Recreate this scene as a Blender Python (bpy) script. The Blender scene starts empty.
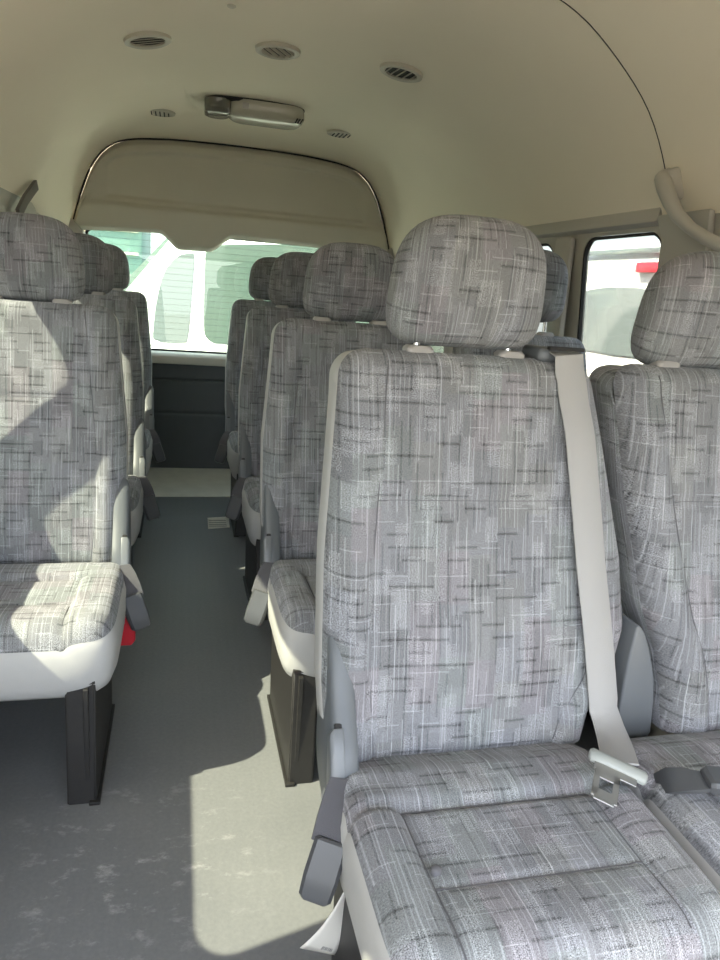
import bpy, bmesh, math, random
from mathutils import Vector, Matrix
random.seed(7)
SC = bpy.context.scene
COL = SC.collection
PI = math.pi

# ------------------------------------------------------------------ helpers
def lerp(a, b, t): return a + (b - a) * t
def clamp(t, a=0.0, b=1.0): return max(a, min(b, t))
def sstep(a, b, t):
    t = clamp((t - a) / (b - a)); return t * t * (3 - 2 * t)
def interp(tab, x):
    if x <= tab[0][0]: return tab[0][1]
    for (a, fa), (b, fb) in zip(tab, tab[1:]):
        if x <= b: return fa + (fb - fa) * (x - a) / (b - a)
    return tab[-1][1]

def link(name, me, mat, parent=None, loc=None, rot=None):
    o = bpy.data.objects.new(name, me)
    COL.objects.link(o)
    if mat is not None and me is not None: me.materials.append(mat)
    if parent: o.parent = parent
    if loc: o.location = loc
    if rot: o.rotation_euler = rot
    return o

class MB:
    """collects verts / faces / uvs, builds one mesh"""
    def __init__(s): s.v = []; s.f = []; s.uv = {}
    def grid(s, fn, nu, nv, closed_u=False, flip=False, uvfn=None):
        b = len(s.v)
        for j in range(nv + 1):
            for i in range(nu if closed_u else nu + 1):
                p = fn(i / nu, j / nv)
                s.v.append(tuple(p[:3]))
                if len(p) > 3: s.uv[len(s.v) - 1] = (p[3], p[4])
        w = nu if closed_u else nu + 1
        for j in range(nv):
            for i in range(nu):
                a = b + j * w + i; c = b + j * w + (i + 1) % w
                q = (a, c, c + w, a + w)
                s.f.append(q[::-1] if flip else q)
        return b
    def loft(s, loops, cap0=True, cap1=True):
        n = len(loops[0]); b = len(s.v)
        for L in loops: s.v += [tuple(p) for p in L]
        for k in range(len(loops) - 1):
            for i in range(n):
                a = b + k * n + i; c = b + k * n + (i + 1) % n
                s.f.append((a, c, c + n, a + n))
        if cap0: s.f.append(tuple(range(b + n - 1, b - 1, -1)))
        if cap1: s.f.append(tuple(range(b + (len(loops) - 1) * n, b + len(loops) * n)))
    def tube(s, pts, r, n=8):
        pts = [Vector(p) for p in pts]; loops = []
        for k, p in enumerate(pts):
            t = (pts[min(k + 1, len(pts) - 1)] - pts[max(k - 1, 0)]).normalized()
            a = Vector((0, 0, 1)) if abs(t.z) < .9 else Vector((1, 0, 0))
            u = t.cross(a).normalized(); w = t.cross(u)
            rr = r[k] if isinstance(r, (list, tuple)) else r
            loops.append([p + (u * math.cos(2 * PI * i / n) + w * math.sin(2 * PI * i / n)) * rr for i in range(n)])
        s.loft(loops)
    def ribbon(s, pts, width_dirs, half, thick):
        """flat strap: pts centre line, width_dirs unit vectors across"""
        pts = [Vector(p) for p in pts]; loops = []
        for k, p in enumerate(pts):
            t = (pts[min(k + 1, len(pts) - 1)] - pts[max(k - 1, 0)]).normalized()
            w = Vector(width_dirs[k]) if isinstance(width_dirs, list) else Vector(width_dirs)
            w = (w - t * w.dot(t)).normalized(); n = t.cross(w)
            h = half[k] if isinstance(half, list) else half
            c = thick * .5
            loops.append([p - w * h - n * c * .3, p - w * h * .96 - n * c, p + w * h * .96 - n * c, p + w * h - n * c * .3,
                          p + w * h + n * c * .3, p + w * h * .96 + n * c, p - w * h * .96 + n * c, p - w * h + n * c * .3])
        s.loft(loops)
    def box(s, c, d, m=None):
        b = len(s.v)
        for z in (-1, 1):
            for y in (-1, 1):
                for x in (-1, 1):
                    p = Vector((x * d[0] / 2, y * d[1] / 2, z * d[2] / 2))
                    if m is not None: p = m @ p
                    s.v.append(tuple(p + Vector(c)))
        for q in ((0, 2, 3, 1), (4, 5, 7, 6), (0, 1, 5, 4), (2, 6, 7, 3), (0, 4, 6, 2), (1, 3, 7, 5)):
            s.f.append(tuple(b + i for i in q))
    def prism(s, poly, axis, a0, a1):
        """polygon in the two other axes, extruded along axis"""
        def P(p, a):
            return {'x': (a, p[0], p[1]), 'y': (p[0], a, p[1]), 'z': (p[0], p[1], a)}[axis]
        s.loft([[P(p, a0) for p in poly], [P(p, a1) for p in poly]])
    def mesh(s, name, smooth=35, bevel=0, seg=2):
        me = bpy.data.meshes.new(name)
        me.from_pydata(s.v, [], s.f)
        if s.uv:
            l = me.uv_layers.new(name='UVMap')
            for lp in me.loops: l.data[lp.index].uv = s.uv.get(lp.vertex_index, (0, 0))
        bm = bmesh.new(); bm.from_mesh(me)
        bmesh.ops.recalc_face_normals(bm, faces=bm.faces)
        if bevel:
            es = [e for e in bm.edges if len(e.link_faces) == 2 and e.calc_face_angle(0) > math.radians(30)]
            bmesh.ops.bevel(bm, geom=es, offset=bevel, segments=seg, profile=.5, affect='EDGES', clamp_overlap=True)
        bm.to_mesh(me); bm.free()
        me.shade_smooth()
        try: me.set_sharp_from_angle(angle=math.radians(smooth))
        except Exception: pass
        return me
    def obj(s, name, mat, parent=None, smooth=35, bevel=0, seg=2, loc=None, rot=None):
        return link(name, s.mesh(name, smooth, bevel, seg), mat, parent, loc, rot)

def tag(o, label=None, cat=None, group=None, kind=None):
    if label: o['label'] = label
    if cat: o['category'] = cat
    if group: o['group'] = group
    if kind: o['kind'] = kind
    return o
def empty(name, loc, label, cat, group=None):
    o = bpy.data.objects.new(name, None); COL.objects.link(o); o.location = loc
    o.empty_display_size = .1
    return tag(o, label, cat, group)
def copy_tree(o, parent=None):
    c = o.copy(); COL.objects.link(c)
    if parent is not None: c.parent = parent
    for ch in [x for x in o.children]: copy_tree(ch, c)
    return c
def struct(o): o['kind'] = 'structure'; return o

# ------------------------------------------------------------------ materials
def nt(name):
    m = bpy.data.materials.new(name); m.use_nodes = True
    t = m.node_tree; t.nodes.clear()
    out = t.nodes.new('ShaderNodeOutputMaterial')
    return m, t, out
def N(t, typ, **kw):
    n = t.nodes.new(typ)
    for k, v in kw.items():
        if k.startswith('in_'):
            n.inputs[k[3:].replace('_', ' ')].default_value = v
        else: setattr(n, k, v)
    return n
def math_(t, op, a, b=None, c=None):
    n = t.nodes.new('ShaderNodeMath'); n.operation = op
    for i, x in enumerate((a, b, c)):
        if x is None: continue
        if isinstance(x, (int, float)): n.inputs[i].default_value = x
        else: t.links.new(x, n.inputs[i])
    return n.outputs[0]
def mixc(t, fac, a, b, blend='MIX'):
    n = t.nodes.new('ShaderNodeMix'); n.data_type = 'RGBA'; n.blend_type = blend
    for i, x in ((0, fac), (6, a), (7, b)):
        if isinstance(x, (int, float)): n.inputs[i].default_value = x
        elif isinstance(x, tuple): n.inputs[i].default_value = (*x, 1) if len(x) == 3 else x
        else: t.links.new(x, n.inputs[i])
    return n.outputs[2]
def simple(name, col, rough=.6, metal=0, noise=0.0, nscale=40, bump=0.0, bscale=300, spec=.5):
    m, t, out = nt(name)
    b = N(t, 'ShaderNodeBsdfPrincipled'); t.links.new(b.outputs[0], out.inputs[0])
    b.inputs['Base Color'].default_value = (*col, 1); b.inputs['Roughness'].default_value = rough
    b.inputs['Metallic'].default_value = metal; b.inputs['Specular IOR Level'].default_value = spec
    tc = N(t, 'ShaderNodeTexCoord')
    if noise:
        n = N(t, 'ShaderNodeTexNoise'); n.inputs['Scale'].default_value = nscale; n.inputs['Detail'].default_value = 6
        t.links.new(tc.outputs['Object'], n.inputs['Vector'])
        f = math_(t, 'MULTIPLY_ADD', n.outputs['Fac'], 2 * noise, 1 - noise)
        vm = N(t, 'ShaderNodeVectorMath', operation='SCALE'); vm.inputs[0].default_value = col
        t.links.new(f, vm.inputs['Scale']); t.links.new(vm.outputs[0], b.inputs['Base Color'])
    if bump:
        n2 = N(t, 'ShaderNodeTexNoise'); n2.inputs['Scale'].default_value = bscale; n2.inputs['Detail'].default_value = 3
        t.links.new(tc.outputs['Object'], n2.inputs['Vector'])
        bp = N(t, 'ShaderNodeBump'); bp.inputs['Strength'].default_value = bump; bp.inputs['Distance'].default_value = .002
        t.links.new(n2.outputs['Fac'], bp.inputs['Height']); t.links.new(bp.outputs[0], b.inputs['Normal'])
    return m

def fabric_mat():
    """moquette: maze of short light and dark strokes on a speckled grey ground, in metres of UV"""
    m, t, out = nt('moquette_fabric')
    uv = N(t, 'ShaderNodeUVMap'); uv.uv_map = 'UVMap'
    oi = N(t, 'ShaderNodeObjectInfo')
    sep = N(t, 'ShaderNodeSeparateXYZ')
    # slight wobble so that threads are not ruler straight
    wob = N(t, 'ShaderNodeTexNoise'); wob.inputs['Scale'].default_value = 14
    t.links.new(uv.outputs[0], wob.inputs['Vector'])
    ws = N(t, 'ShaderNodeVectorMath', operation='MULTIPLY_ADD')
    t.links.new(wob.outputs['Color'], ws.inputs[0]); ws.inputs[1].default_value = (.0035, .0035, 0)
    t.links.new(uv.outputs[0], ws.inputs[2])
    t.links.new(ws.outputs[0], sep.inputs[0])
    rnd = math_(t, 'MULTIPLY', oi.outputs['Random'], 7.31)
    u = math_(t, 'ADD', sep.outputs[0], rnd); v = math_(t, 'ADD', sep.outputs[1], rnd)
    def white(x, y, seed):
        c = N(t, 'ShaderNodeCombineXYZ'); t.links.new(x, c.inputs[0])
        if y is not None: t.links.new(y, c.inputs[1])
        c.inputs[2].default_value = seed
        w = N(t, 'ShaderNodeTexWhiteNoise'); w.noise_dimensions = '3D'; t.links.new(c.outputs[0], w.inputs['Vector'])
        return w.outputs['Value']
    def strokes(a, b, ca, cb, thr, lw, seed):
        """strokes running along b: cells ca wide, cb long, columns shifted at random; 1 on a stroke"""
        ia = math_(t, 'FLOOR', math_(t, 'DIVIDE', a, ca))
        fa = math_(t, 'FRACT', math_(t, 'DIVIDE', a, ca))
        sh = white(ia, None, seed)
        bb = math_(t, 'ADD', math_(t, 'DIVIDE', b, cb), sh)
        ib = math_(t, 'FLOOR', bb)
        r = white(ia, ib, seed + 3.7)
        on = math_(t, 'GREATER_THAN', r, thr)
        d = math_(t, 'ABSOLUTE', math_(t, 'SUBTRACT', fa, .5))
        # soft edged line
        ln = math_(t, 'SUBTRACT', 1.0, math_(t, 'SMOOTH_MIN', 1.0, math_(t, 'DIVIDE', d, lw), .3))
        ln = math_(t, 'MAXIMUM', ln, 0.0)
        return math_(t, 'MULTIPLY', on, ln)
    def patches(ca, cb, seed):
        ia = math_(t, 'FLOOR', math_(t, 'DIVIDE', u, ca))
        sh = white(ia, None, seed)
        ib = math_(t, 'FLOOR', math_(t, 'ADD', math_(t, 'DIVIDE', v, cb), sh))
        return white(ia, ib, seed + 1.3)
    light_v = strokes(u, v, .0075, .045, .55, .15, 1.0)
    light_v2 = strokes(u, v, .017, .075, .50, .075, 5.0)
    light_h = strokes(v, u, .022, .034, .80, .065, 9.0)
    dark_h = strokes(v, u, .021, .038, .62, .17, 13.0)
    dark_v = strokes(u, v, .014, .040, .60, .17, 17.0)
    patch = patches(.034, .06, 21.0)
    patch2 = patches(.05, .085, 25.0)
    patch3 = patches(.022, .042, 29.0)
    sp = N(t, 'ShaderNodeTexNoise'); sp.inputs['Scale'].default_value = 620; sp.inputs['Detail'].default_value = 2
    t.links.new(uv.outputs[0], sp.inputs['Vector'])
    speck = math_(t, 'SUBTRACT', sp.outputs['Fac'], .5)
    wv = N(t, 'ShaderNodeTexNoise'); wv.inputs['Scale'].default_value = 1
    mp = N(t, 'ShaderNodeMapping'); mp.inputs['Scale'].default_value = (900, 160, 1)
    t.links.new(uv.outputs[0], mp.inputs[0]); t.links.new(mp.outputs[0], wv.inputs['Vector'])
    val = math_(t, 'MULTIPLY_ADD', patch, .06, math_(t, 'MULTIPLY_ADD', math_(t, 'GREATER_THAN', patch3, .70), .05, .197))
    spk = math_(t, 'MULTIPLY', speck, math_(t, 'MULTIPLY_ADD', math_(t, 'GREATER_THAN', patch3, .70), .50, .40))
    val = math_(t, 'ADD', val, spk)
    val = math_(t, 'ADD', val, math_(t, 'MULTIPLY', math_(t, 'SUBTRACT', wv.outputs['Fac'], .5), .10))
    val = math_(t, 'MULTIPLY_ADD', light_v, .11, val)
    val = math_(t, 'MULTIPLY_ADD', light_v2, .16, val)
    val = math_(t, 'MULTIPLY_ADD', light_h, .125, val)
    val = math_(t, 'MULTIPLY_ADD', dark_h, -.105, val)
    val = math_(t, 'MULTIPLY_ADD', dark_v, -.075, val)
    val = math_(t, 'MAXIMUM', val, .045)
    ramp = N(t, 'ShaderNodeValToRGB')
    t.links.new(patch2, ramp.inputs[0])
    ramp.color_ramp.interpolation = 'CONSTANT'
    ramp.color_ramp.elements[0].color = (.985, .99, 1.03, 1)
    ramp.color_ramp.elements[1].position = .3; ramp.color_ramp.elements[1].color = (1.0, 1.0, 1.0, 1)
    for p, c in ((.5, (.975, 1.01, 1.01, 1)), (.72, (.99, .99, 1.015, 1)), (.86, (1.025, .98, 1.02, 1))):
        e = ramp.color_ramp.elements.new(p); e.color = c
    sc = N(t, 'ShaderNodeVectorMath', operation='SCALE'); tn = N(t, 'ShaderNodeVectorMath', operation='MULTIPLY'); t.links.new(ramp.outputs[0], tn.inputs[0]); tn.inputs[1].default_value = (.94, .97, 1.005); t.links.new(tn.outputs[0], sc.inputs[0]); t.links.new(val, sc.inputs['Scale'])
    b = N(t, 'ShaderNodeBsdfPrincipled'); t.links.new(sc.outputs[0], b.inputs['Base Color'])
    b.inputs['Roughness'].default_value = .95; b.inputs['Specular IOR Level'].default_value = .15
    b.inputs['Sheen Weight'].default_value = .12; b.inputs['Sheen Roughness'].default_value = .5
    bp = N(t, 'ShaderNodeBump'); bp.inputs['Strength'].default_value = .25; bp.inputs['Distance'].default_value = .0015
    t.links.new(val, bp.inputs['Height']); t.links.new(bp.outputs[0], b.inputs['Normal'])
    t.links.new(b.outputs[0], out.inputs[0])
    return m

def floor_mat():
    m, t, out = nt('rubber_floor')
    tc = N(t, 'ShaderNodeTexCoord')
    b = N(t, 'ShaderNodeBsdfPrincipled'); t.links.new(b.outputs[0], out.inputs[0])
    n1 = N(t, 'ShaderNodeTexNoise'); n1.inputs['Scale'].default_value = 5; n1.inputs['Detail'].default_value = 6
    n2 = N(t, 'ShaderNodeTexNoise'); n2.inputs['Scale'].default_value = 120; n2.inputs['Detail'].default_value = 4
    for n in (n1, n2): t.links.new(tc.outputs['Object'], n.inputs['Vector'])
    # dusty scuffs in blotches, streaky
    mp = N(t, 'ShaderNodeMapping'); mp.inputs['Scale'].default_value = (12, 20, 1); mp.inputs['Rotation'].default_value = (0, 0, .5)
    t.links.new(tc.outputs['Object'], mp.inputs[0])
    n3 = N(t, 'ShaderNodeTexNoise'); n3.inputs['Scale'].default_value = 1.3; n3.inputs['Detail'].default_value = 8; n3.inputs['Roughness'].default_value = .7
    t.links.new(mp.outputs[0], n3.inputs['Vector'])
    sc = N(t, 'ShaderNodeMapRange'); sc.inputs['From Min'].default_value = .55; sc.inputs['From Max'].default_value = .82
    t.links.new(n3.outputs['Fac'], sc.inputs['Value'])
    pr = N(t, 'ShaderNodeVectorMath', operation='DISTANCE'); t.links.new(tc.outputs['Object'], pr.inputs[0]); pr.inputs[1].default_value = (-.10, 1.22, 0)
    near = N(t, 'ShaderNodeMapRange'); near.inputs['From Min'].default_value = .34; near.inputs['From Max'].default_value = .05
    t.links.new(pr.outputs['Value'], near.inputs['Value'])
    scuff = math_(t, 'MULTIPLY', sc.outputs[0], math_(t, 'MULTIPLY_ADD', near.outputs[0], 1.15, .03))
    base = mixc(t, n1.outputs['Fac'], (.110, .119, .131), (.176, .183, .190))
    base = mixc(t, math_(t, 'MULTIPLY', n2.outputs['Fac'], .20), base, (.46, .445, .41))
    # fine ribs along the aisle
    w = N(t, 'ShaderNodeTexWave'); w.bands_direction = 'X'; w.inputs['Scale'].default_value = 11; w.inputs['Distortion'].default_value = 1.5
    t.links.new(tc.outputs['Object'], w.inputs['Vector'])
    base = mixc(t, math_(t, 'MULTIPLY', w.outputs['Fac'], .06), base, (.12, .125, .13))
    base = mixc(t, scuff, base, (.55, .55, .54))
    t.links.new(base, b.inputs['Base Color'])
    rr = math_(t, 'MULTIPLY_ADD', n1.outputs['Fac'], .25, .38)
    t.links.new(rr, b.inputs['Roughness']); b.inputs['Specular IOR Level'].default_value = .4
    bp = N(t, 'ShaderNodeBump'); bp.inputs['Strength'].default_value = .2; bp.inputs['Distance'].default_value = .002
    t.links.new(n2.outputs['Fac'], bp.inputs['Height']); t.links.new(bp.outputs[0], b.inputs['Normal'])
    return m

def glass_mat(name, tint, lines=False, gloss=.06):
    m, t, out = nt(name)
    tr = N(t, 'ShaderNodeBsdfTransparent'); gl = N(t, 'ShaderNodeBsdfGlossy'); gl.inputs['Roughness'].default_value = .02
    if lines:
        tc = N(t, 'ShaderNodeTexCoord'); s = N(t, 'ShaderNodeSeparateXYZ'); t.links.new(tc.outputs['Object'], s.inputs[0])
        fr = math_(t, 'FRACT', math_(t, 'DIVIDE', s.outputs[2], .033))
        on = math_(t, 'LESS_THAN', fr, .10)
        c = mixc(t, on, tint, tuple(x * .80 for x in tint))
        t.links.new(c, tr.inputs[0])
    else: tr.inputs[0].default_value = (*tint, 1)
    mx = N(t, 'ShaderNodeMixShader'); mx.inputs[0].default_value = gloss
    t.links.new(tr.outputs[0], mx.inputs[1]); t.links.new(gl.outputs[0], mx.inputs[2]); t.links.new(mx.outputs[0], out.inputs[0])
    return m

M = {}
M['fabric'] = fabric_mat()
M['vinyl'] = simple('light_grey_vinyl', (.44, .44, .43), .55, noise=.05, bump=.15, bscale=500)
M['thread'] = simple('dark_seam_thread', (.12, .12, .13), .9)
M['plastic'] = simple('blue_grey_plastic', (.115, .127, .138), .42, bump=.08, bscale=700)
M['lever'] = simple('grey_lever_plastic', (.15, .163, .175), .35)
M['buckle'] = simple('buckle_plastic', (.068, .072, .078), .4)
M['sleeve'] = simple('buckle_sleeve_webbing', (.085, .085, .095), .85, bump=.4, bscale=900)
M['collar'] = simple('post_collar_plastic', (.38, .37, .36), .4)
M['chrome'] = simple('chrome_post', (.65, .65, .65), .2, metal=1)
M['steel'] = simple('black_painted_steel', (.020, .019, .018), .5, noise=.3, nscale=60)
M['headliner'] = simple('headliner_cloth', (.87, .805, .675), .95, noise=.035, nscale=3, bump=.15, bscale=900, spec=.1)
M['trim'] = simple('grey_beige_trim_plastic', (.48, .465, .42), .5, noise=.03, nscale=8)
M['panel'] = simple('tailgate_trim_plastic', (.62, .595, .51), .6, noise=.03, nscale=6)
M['wallgrey'] = simple('wall_trim_plastic', (.46, .44, .385), .6, noise=.04, nscale=8)
M['darkpanel'] = simple('dark_grey_door_panel', (.075, .084, .09), .55, noise=.08, nscale=20, bump=.1)
M['gap'] = simple('dark_gap_rubber', (.02, .02, .02), .8)
M['sillplate'] = simple('rear_sill_plate', (.55, .54, .48), .5, noise=.18, nscale=14)
M['belt'] = simple('grey_belt_webbing', (.36, .36, .355), .75, bump=.35, bscale=800)
M['beltplastic'] = simple('belt_plastic', (.32, .345, .33), .4)
M['tonguemetal'] = simple('tongue_steel', (.42, .42, .41), .5, metal=1)
M['red'] = simple('red_plastic', (.55, .015, .03), .4)
M['paper'] = simple('white_paper', (.75, .73, .66), .9)
M['ink'] = simple('grey_ink', (.12, .12, .12), .9)
M['floor'] = floor_mat()
M['glass'] = glass_mat('tinted_window_glass', (.46, .48, .47))
M['rearglass'] = glass_mat('green_rear_glass', (.63, .70, .665), lines=True)
M['lens'] = simple('lamp_lens_plastic', (.50, .485, .41), .2)
M['lensdark'] = simple('lamp_clear_end', (.16, .155, .13), .12)
M['ventplastic'] = simple('vent_plastic', (.52, .49, .41), .5)
M['ventdark'] = simple('vent_dark_inside', (.03, .03, .028), .8)
M['whitepaint'] = simple('white_car_paint', (.86, .86, .86), .25)
M['creampaint'] = simple('cream_car_paint', (.74, .72, .56), .4)
M['carglass'] = simple('dark_car_glass', (.13, .15, .16), .06, spec=.8)
M['greenglass'] = simple('green_car_glass', (.085, .115, .105), .06, spec=.8)
M['tail'] = simple('red_lamp_plastic', (.62, .03, .05), .3)
M['tyre'] = simple('tyre_rubber', (.02, .02, .02), .8)
M['hub'] = simple('wheel_steel', (.5, .5, .5), .4, metal=1)
M['ground'] = simple('asphalt_ground', (.09, .088, .083), .95, noise=.12, nscale=3)
M['strapbrown'] = simple('brown_grey_anchor_plastic', (.13, .115, .105), .5)

# ------------------------------------------------------------------ the vehicle's shell
XC = .30
Y0, Y1 = -.25, 4.30
PROF = [(0, .93), (.45, .95), (.70, .950), (1.33, .893), (1.408, .87), (1.475, .841), (1.529, .813), (1.592, .772), (1.649, .711),
        (1.703, .642), (1.746, .583), (1.782, .50), (1.805, .40), (1.822, .25), (1.83, 0)]
REAR = [(1.30, .850), (1.40, .826), (1.475, .803), (1.60, .757), (1.68, .71), (1.745, .635), (1.772, .53), (1.788, .35), (1.793, .18), (1.795, 0)]
def half_w(z): return interp(PROF, z)
def resample(pts, n):
    L = [0]
    for a, b in zip(pts, pts[1:]): L.append(L[-1] + math.dist(a, b))
    out = []
    for i in range(n):
        s = L[-1] * i / (n - 1)
        k = 0
        while k < len(L) - 2 and L[k + 1] < s: k += 1
        t = (s - L[k]) / (L[k + 1] - L[k]); out.append((lerp(pts[k][0], pts[k + 1][0], t), lerp(pts[k][1], pts[k + 1][1], t)))
    return out
def smooth_open(pts, it=2):
    for _ in range(it):
        q = [pts[0]]
        for a, b, c in zip(pts, pts[1:], pts[2:]): q.append(((a[0] + 2 * b[0] + c[0]) / 4, (a[1] + 2 * b[1] + c[1]) / 4))
        q.append(pts[-1]); pts = q
    return pts
def arch(tab, zmin, n=65, grow=0.0):
    h = [(w, z) for z, w in tab if z >= zmin - 1e-6]
    full = h + [(-w, z) for w, z in h[::-1][1:]]
    full = smooth_open(resample(full, n), 3)
    if grow: full = [(x * (1 + grow), z + (grow * .5 if z > 1.5 else 0)) for x, z in full]
    return full
A_MAIN = arch(PROF, 1.33)
A_REAR = arch(REAR, 1.30, grow=.012)

def ceil_pt(k, y):
    t = sstep(3.30, 4.16, y) if y > 3.3 else 0
    t = t ** .8
    a, b = A_MAIN[k], A_REAR[k]
    return (XC + lerp(a[0], b[0], t), y, lerp(a[1], b[1], t))
def ceil_z(x, y):
    best = None
    for k in range(len(A_MAIN) - 1):
        p, q = ceil_pt(k, y), ceil_pt(k + 1, y)
        if (p[0] - x) * (q[0] - x) <= 0 and abs(p[0] - q[0]) > 1e-6:
            return lerp(p[2], q[2], (x - p[0]) / (q[0] - p[0]))
    return 1.8

b = MB()
n = len(A_MAIN) - 1
b.grid(lambda s, t: ceil_pt(round(s * n), lerp(Y0, 4.16, t)), n, 60)
c = b.obj('ceiling', M['headliner'], smooth=80); struct(c)
flip_out = [p for p in c.data.polygons if p.normal.z < 0]
if len(flip_out) > len(c.data.polygons) / 2: c.data.flip_normals()
md = c.modifiers.new('thick', 'SOLIDIFY'); md.thickness = .05; md.offset = 1

# headliner joint: a thin dark line over the whole arch
b = MB(); b.tube([(p[0], p[1], p[2] - .0005) for p in [ceil_pt(k, 1.665) for k in range(n + 1)]], .0014, 6)
struct(b.obj('trim_1', M['gap']))

# floor
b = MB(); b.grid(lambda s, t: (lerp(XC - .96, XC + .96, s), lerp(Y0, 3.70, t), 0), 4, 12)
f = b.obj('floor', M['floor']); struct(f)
if f.data.polygons[0].normal.z < 0: f.data.flip_normals()
md = f.modifiers.new('thick', 'SOLIDIFY'); md.thickness = .06; md.offset = -1

# side walls
def rrect(y0, y1, z0, z1, r, n=6):
    pts = []
    for cx, cz, a0 in ((y1 - r, z1 - r, 0), (y0 + r, z1 - r, PI / 2), (y0 + r, z0 + r, PI), (y1 - r, z0 + r, 1.5 * PI)):
        for i in range(n + 1):
            a = a0 + PI / 2 * i / n; pts.append((cx + r * math.cos(a), cz + r * math.sin(a)))
    return pts
def wall(side, holes, name, Y0=Y0):
    sx = -1 if side == 'left' else 1
    X = lambda z: XC + sx * half_w(z)
    bm = bmesh.new()
    def loop(pts):
        vs = [bm.verts.new((X(z), y, z)) for y, z in pts]
        return [bm.edges.new((vs[i], vs[(i + 1) % len(vs)])) for i in range(len(vs))]
    es = loop([(Y0, .70), (Y1, .70), (Y1, 1.36), (Y0, 1.36)])
    for h in holes: es += loop(rrect(*h))
    bmesh.ops.triangle_fill(bm, use_beauty=True, edges=es)
    rows = [0, .2, .45, .70]
    prev = None
    for z in rows:
        cur = [bm.verts.new((X(z), y, z)) for y in (Y0, Y1)]
        if prev: bm.faces.new((prev[0], prev[1], cur[1], cur[0]))
        prev = cur
    bmesh.ops.remove_doubles(bm, verts=bm.verts, dist=1e-5)
    bmesh.ops.recalc_face_normals(bm, faces=bm.faces)
    bm.normal_update()
    # outward normals
    fs = [f for f in bm.faces if f.normal.x * sx < 0]
    bmesh.ops.reverse_faces(bm, faces=fs)
    me = bpy.data.meshes.new(name); bm.to_mesh(me); bm.free()
    o = link(name, me, M['wallgrey']); struct(o)
    md = o.modifiers.new('thick', 'SOLIDIFY'); md.thickness = .022; md.offset = 1
    return o
wl = [(-.17, .47, .77, 1.31, .09), (.765, 1.752, .768, 1.31, .095), (1.814, 2.03, .77, 1.315, .10), (2.45, 2.80, .74, 1.30, .075), (3.36, 3.66, .74, 1.30, .07)]  # first opening is unseen, added so sun on the floor brightens the ceiling
wr = [(.80, 1.50, .74, 1.31, .08), (1.69, 2.085, .78, 1.325, .06), (2.26, 3.0, .74, 1.32, .07), (3.10, 3.90, .74, 1.30, .08)]
wall('left', wl, 'wall_left'); wall('right', wr, 'wall_right')
wi = 0
for side, hs in (('left', wl), ('right', wr)):
    sx = -1 if side == 'left' else 1
    for h in hs:
        wi += 1
        pts = rrect(h[0] - .004, h[1] + .004, h[2] - .004, h[3] + .004, h[4], 6)
        b = MB(); X = lambda z: XC + sx * (half_w(z) + .012)
        lo = [(X(z), y, z) for y, z in pts]; hi = [(X(z) + sx * .004, y, z) for y, z in pts]
        b.loft([lo, hi])
        w = b.obj('window_%d' % wi, M['glass'], smooth=20); struct(w)
        g = MB()
        loops = []
        for (off, xo) in ((.0, .002), (.008, .002), (.008, .012), (.0, .012)):
            q = rrect(h[0] + off, h[1] - off, h[2] + off, h[3] - off, max(.02, h[4] - off), 6)
            loops.append([(XC + sx * (half_w(z) + xo), y, z) for y, z in q])
        g.loft(loops + [loops[0]], False, False)
        gasket = g.obj('window_gasket', M['gap'], w)

b = MB(); b.box((XC, Y0 + .03, .14), (1.88, .05, .28)); b.box((XC, Y0 + .03, 1.565), (1.74, .05, .51)); struct(b.obj('front_light_baffle', M['wallgrey'], bevel=.01))  # unseen low wall and header, added and sized to limit light from the front

# rear door wall with its window opening
RX0, RX1, RZ0, RZ1 = XC - .80, XC + .80, .70, 1.345
def grid_with_hole(y, x0, x1, z0, z1, hole):
    bm = bmesh.new()
    def loop(pts):
        vs = [bm.verts.new((x, y, z)) for x, z in pts]
        return [bm.edges.new((vs[i], vs[(i + 1) % len(vs)])) for i in range(len(vs))]
    es = loop([(x0, z0), (x1, z0), (x1, z1), (x0, z1)]) + loop(hole)
    bmesh.ops.triangle_fill(bm, use_beauty=True, edges=es)
    for f in bm.faces:
        if f.normal.y < 0: f.normal_flip()
    return bm
bm = grid_with_hole(4.20, XC - .99, XC + .99, -.05, 1.88, rrect(RX0, RX1, RZ0, RZ1, .06))
me = bpy.data.meshes.new('wall_rear'); bm.to_mesh(me); bm.free()
o = link('wall_rear', me, M['wallgrey']); struct(o)
md = o.modifiers.new('thick', 'SOLIDIFY'); md.thickness = .06; md.offset = 1
wi += 1
b = MB(); pts = rrect(RX0 - .01, RX1 + .01, RZ0 - .01, RZ1 + .01, .06)
b.loft([[(x, 4.235, z) for x, z in pts], [(x, 4.239, z) for x, z in pts]])
w = b.obj('window_%d' % wi, M['rearglass'], smooth=20); struct(w)
g = MB(); loops = []
for off, yo in ((0, 4.215), (.012, 4.215), (.012, 4.236), (0, 4.236)):
    loops.append([(x, yo, z) for x, z in rrect(RX0 + off, RX1 - off, RZ0 + off, RZ1 - off, .055)])
g.loft(loops + [loops[0]], False, False); g.obj('window_gasket', M['gap'], w)

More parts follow.
